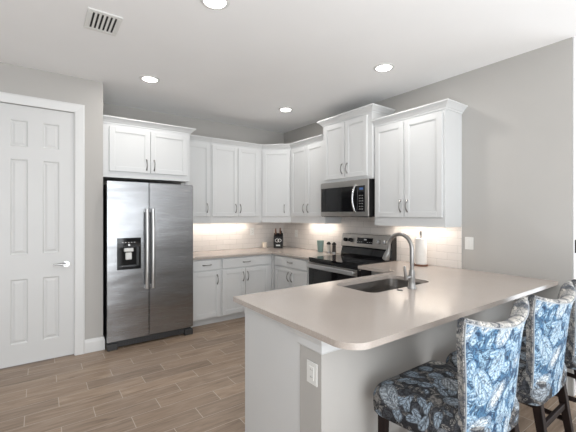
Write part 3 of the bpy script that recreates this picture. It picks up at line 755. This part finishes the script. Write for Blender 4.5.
# ---------------------------------------------------------------- bar stools
def back_shell():
    """scooped upholstered back: returns inner+edge mesh, outer skin mesh, piping mesh"""
    NS, NT = 24, 22
    def hw(t): return .240 + .064 * max(t, 0) ** 1.8
    def out(s, t):
        z = .50 + .555 * t
        x = s * hw(t)
        curve = .045 + .025 * max(t, 0) ** 1.3
        y = -.195 - .050 * t - .012 * (max(0, t - .75) * 4) ** 2 + curve * abs(s) ** 2.0
        z += (.050 * abs(s) ** 2 - .058) * max(t, 0) ** 2
        return Vector((x, y, z))
    return hw, out, NS, NT
def make_stool(label):
    t = thing('bar_stool', label, 'bar stool', group='floral bar stools along the peninsula')
    hw, out, NS, NT = back_shell()
    TH = .058
    # main padded shell
    bm = bmesh.new(); cols = []
    for i in range(NS + 1):
        s = -1 + 2 * i / NS
        edge = 1 - max(0, abs(s) - .86) / .14 * .45       # thinner at the wing edges
        th = TH * edge; col = []
        for j in range(NT + 1): col.append(out(s, j / NT))
        top = out(s, 1); nrm = Vector((-s * .35, 1, 0)).normalized()
        for k in range(1, 8):
            a = PI * k / 8; col.append(top + nrm * (th / 2 - th / 2 * math.cos(a)) + Vector((0, 0, 1)) * .018 * math.sin(a) + Vector((0, -.012 * math.sin(a), 0)))
        for j in range(NT, -1, -1):
            tt = j / NT; p = out(s, tt); puff = .012 * (1 - s * s) * math.sin(PI * tt)
            col.append(p + nrm * (th + puff))
        cols.append([bm.verts.new(p) for p in col])
    n = len(cols[0])
    for a, b in zip(cols, cols[1:]):
        for j in range(n - 1): bm.faces.new((a[j], b[j], b[j + 1], a[j + 1]))
        bm.faces.new((a[n - 1], b[n - 1], b[0], a[0]))
    for c_, fl in ((cols[0], 1), (cols[-1], -1)):
        half = NT + 1
        for j in range(NT + 3):
            q = [c_[j], c_[j + 1], c_[n - 2 - j], c_[n - 1 - j]]
            bm.faces.new(q if fl > 0 else q[::-1])
        jj = NT + 3; rest = c_[jj:n - jj]
        if len(rest) > 2: bm.faces.new(rest)
    bk = obj('backrest', bm, 'fabric_grey', t, True)
    # outer back panel, a thin skin on the shell in bluer colours of the print
    bm = bmesh.new(); g = []
    for i in range(NS + 1):
        s = -.965 + 1.93 * i / NS
        g.append([bm.verts.new(out(s, -.03 + 1.03 * j / NT) + Vector((s * .001, -.0035, 0))) for j in range(NT + 1)])
    g2 = [[bm.verts.new(v.co + Vector((0, .003, 0))) for v in c_] for c_ in g]
    for G1, f in ((g, 1), (g2, -1)):
        for a, b in zip(G1, G1[1:]):
            for j in range(NT):
                q = (a[j], b[j], b[j + 1], a[j + 1]); bm.faces.new(q if f > 0 else q[::-1])
    for i in range(NS):
        bm.faces.new((g[i][0], g[i + 1][0], g2[i + 1][0], g2[i][0])); bm.faces.new((g[i][NT], g[i + 1][NT], g2[i + 1][NT], g2[i][NT]))
    for j in range(NT):
        bm.faces.new((g[0][j], g[0][j + 1], g2[0][j + 1], g2[0][j])); bm.faces.new((g[NS][j], g[NS][j + 1], g2[NS][j + 1], g2[NS][j]))
    p = obj('back_panel', bm, 'fabric_blue', bk, True); p['label'] = 'blue and white floral outer back'
    bm = bmesh.new()
    path = [out(-.975, -.03 + 1.03 * j / 20) for j in range(21)] + [out(s, 1.0) for s in (-.95 + 1.9 * k / 24 for k in range(25))] + [out(.975, 1 - 1.03 * j / 20) for j in range(21)]
    tube(bm, [q + Vector((0, -.003, 0)) for q in path], .003, 8)
    p = obj('piping', bm, 'piping', bk, True); p['label'] = 'greyish cord piping'
    # seat cushion
    bm = bmesh.new()
    NX, NY = 18, 18
    zb, zt = .475, .595
    def edge_prof(q): return (1 - abs(q) ** 5) ** .25 if abs(q) < 1 else 0
    topv = []; 
    def P(u, v, lvl):
        # u,v in -1..1; lvl 0 bottom rim .. 1 top rim ; outline: rounded, wider at the front
        return None
    outline = []
    ns = 64
    for k in range(ns):
        a = 2 * PI * k / ns; ca, sa = math.cos(a), math.sin(a); e = .22
        u = math.copysign(abs(ca) ** e, ca); v = math.copysign(abs(sa) ** e, sa)
        outline.append((u, v))
    def W(u, v, sh): 
        w_ = .238 + .058 * (v + 1) / 2
        return (u * w_ * sh, .052 + v * .246 * sh)
    levels = [(.0, zb, .97), (.0, zb + .01, 1.0), (0, zb + .05, 1.012), (0, zt - .03, 1.01), (0, zt - .008, .985), (0, zt + .008, .95), (0, zt + .020, .84), (0, zt + .030, .6), (0, zt + .034, .3)]
    rings = []
    for _, z, sh in levels:
        rings.append([bm.verts.new((*W(u, v, sh), z)) for u, v in outline])
    for a, b in zip(rings, rings[1:]):
        for i in range(ns): bm.faces.new((a[i], a[(i + 1) % ns], b[(i + 1) % ns], b[i]))
    bm.faces.new(rings[0][::-1]); bm.faces.new(rings[-1])
    p = obj('seat', bm, 'fabric_dark', t, True); p['label'] = 'charcoal and cream floral seat cushion'
    bm = bmesh.new()
    def leg_bm(x, y, x2, y2, zt_, a=.021, b=.015):
        bm = bmesh.new()
        v0 = [bm.verts.new((x2 + sx * b, y2 + sy * b, .0005)) for sx, sy in ((-1, -1), (1, -1), (1, 1), (-1, 1))]
        v1 = [bm.verts.new((x + sx * a, y + sy * a, zt_)) for sx, sy in ((-1, -1), (1, -1), (1, 1), (-1, 1))]
        for i in range(4): bm.faces.new((v0[i], v0[(i + 1) % 4], v1[(i + 1) % 4], v1[i]))
        bm.faces.new(v0[::-1]); bm.faces.new(v1); bmesh.ops.bevel(bm, geom=list(bm.edges), offset=.002, segments=1, affect='EDGES')
        return bm
    for s in (-1, 1):
        obj('leg', leg_bm(s * .235, .25, s * .24, .255, .477), 'espresso', t)
        obj('leg', leg_bm(s * .185, -.165, s * .195, -.235, .477), 'espresso', t)
    for s in (-1, 1):
        bm = bmesh.new(); tube(bm, [(s * .236, .24, .27), (s * .190, -.18, .27)], .016, 4); obj('stretcher', bm, 'espresso', t)
    bm = bmesh.new(); box(bm, -.225, .242, .20, .225, .264, .235, .002, 1); obj('footrest', bm, 'espresso', t)
    bm = bmesh.new(); box(bm, -.175, -.192, .34, .175, -.172, .372, .002, 1); obj('stretcher', bm, 'espresso', t)
    return t
def dup(root):
    r = root.copy(); COL.objects.link(r)
    for ch in root.children:
        c = ch.copy(); COL.objects.link(c); c.parent = r
        for g in ch.children:
            d = g.copy(); COL.objects.link(d); d.parent = c
    return r
st = make_stool('floral upholstered bar stool nearest the camera, its whole seat in view')
st.location = (-1.845, -4.085, 0); st.rotation_euler = (0, 0, math.radians(0))
st2 = dup(st); st2['label'] = 'middle floral bar stool, its blue back overlapped by the nearest stool'
st2.location = (-1.185, -4.09, 0); st2.rotation_euler = (0, 0, math.radians(1))
st3 = dup(st); st3['label'] = 'farthest floral bar stool, cut off by the right edge of the picture'
st3.location = (-.485, -4.095, 0); st3.rotation_euler = (0, 0, math.radians(-2))
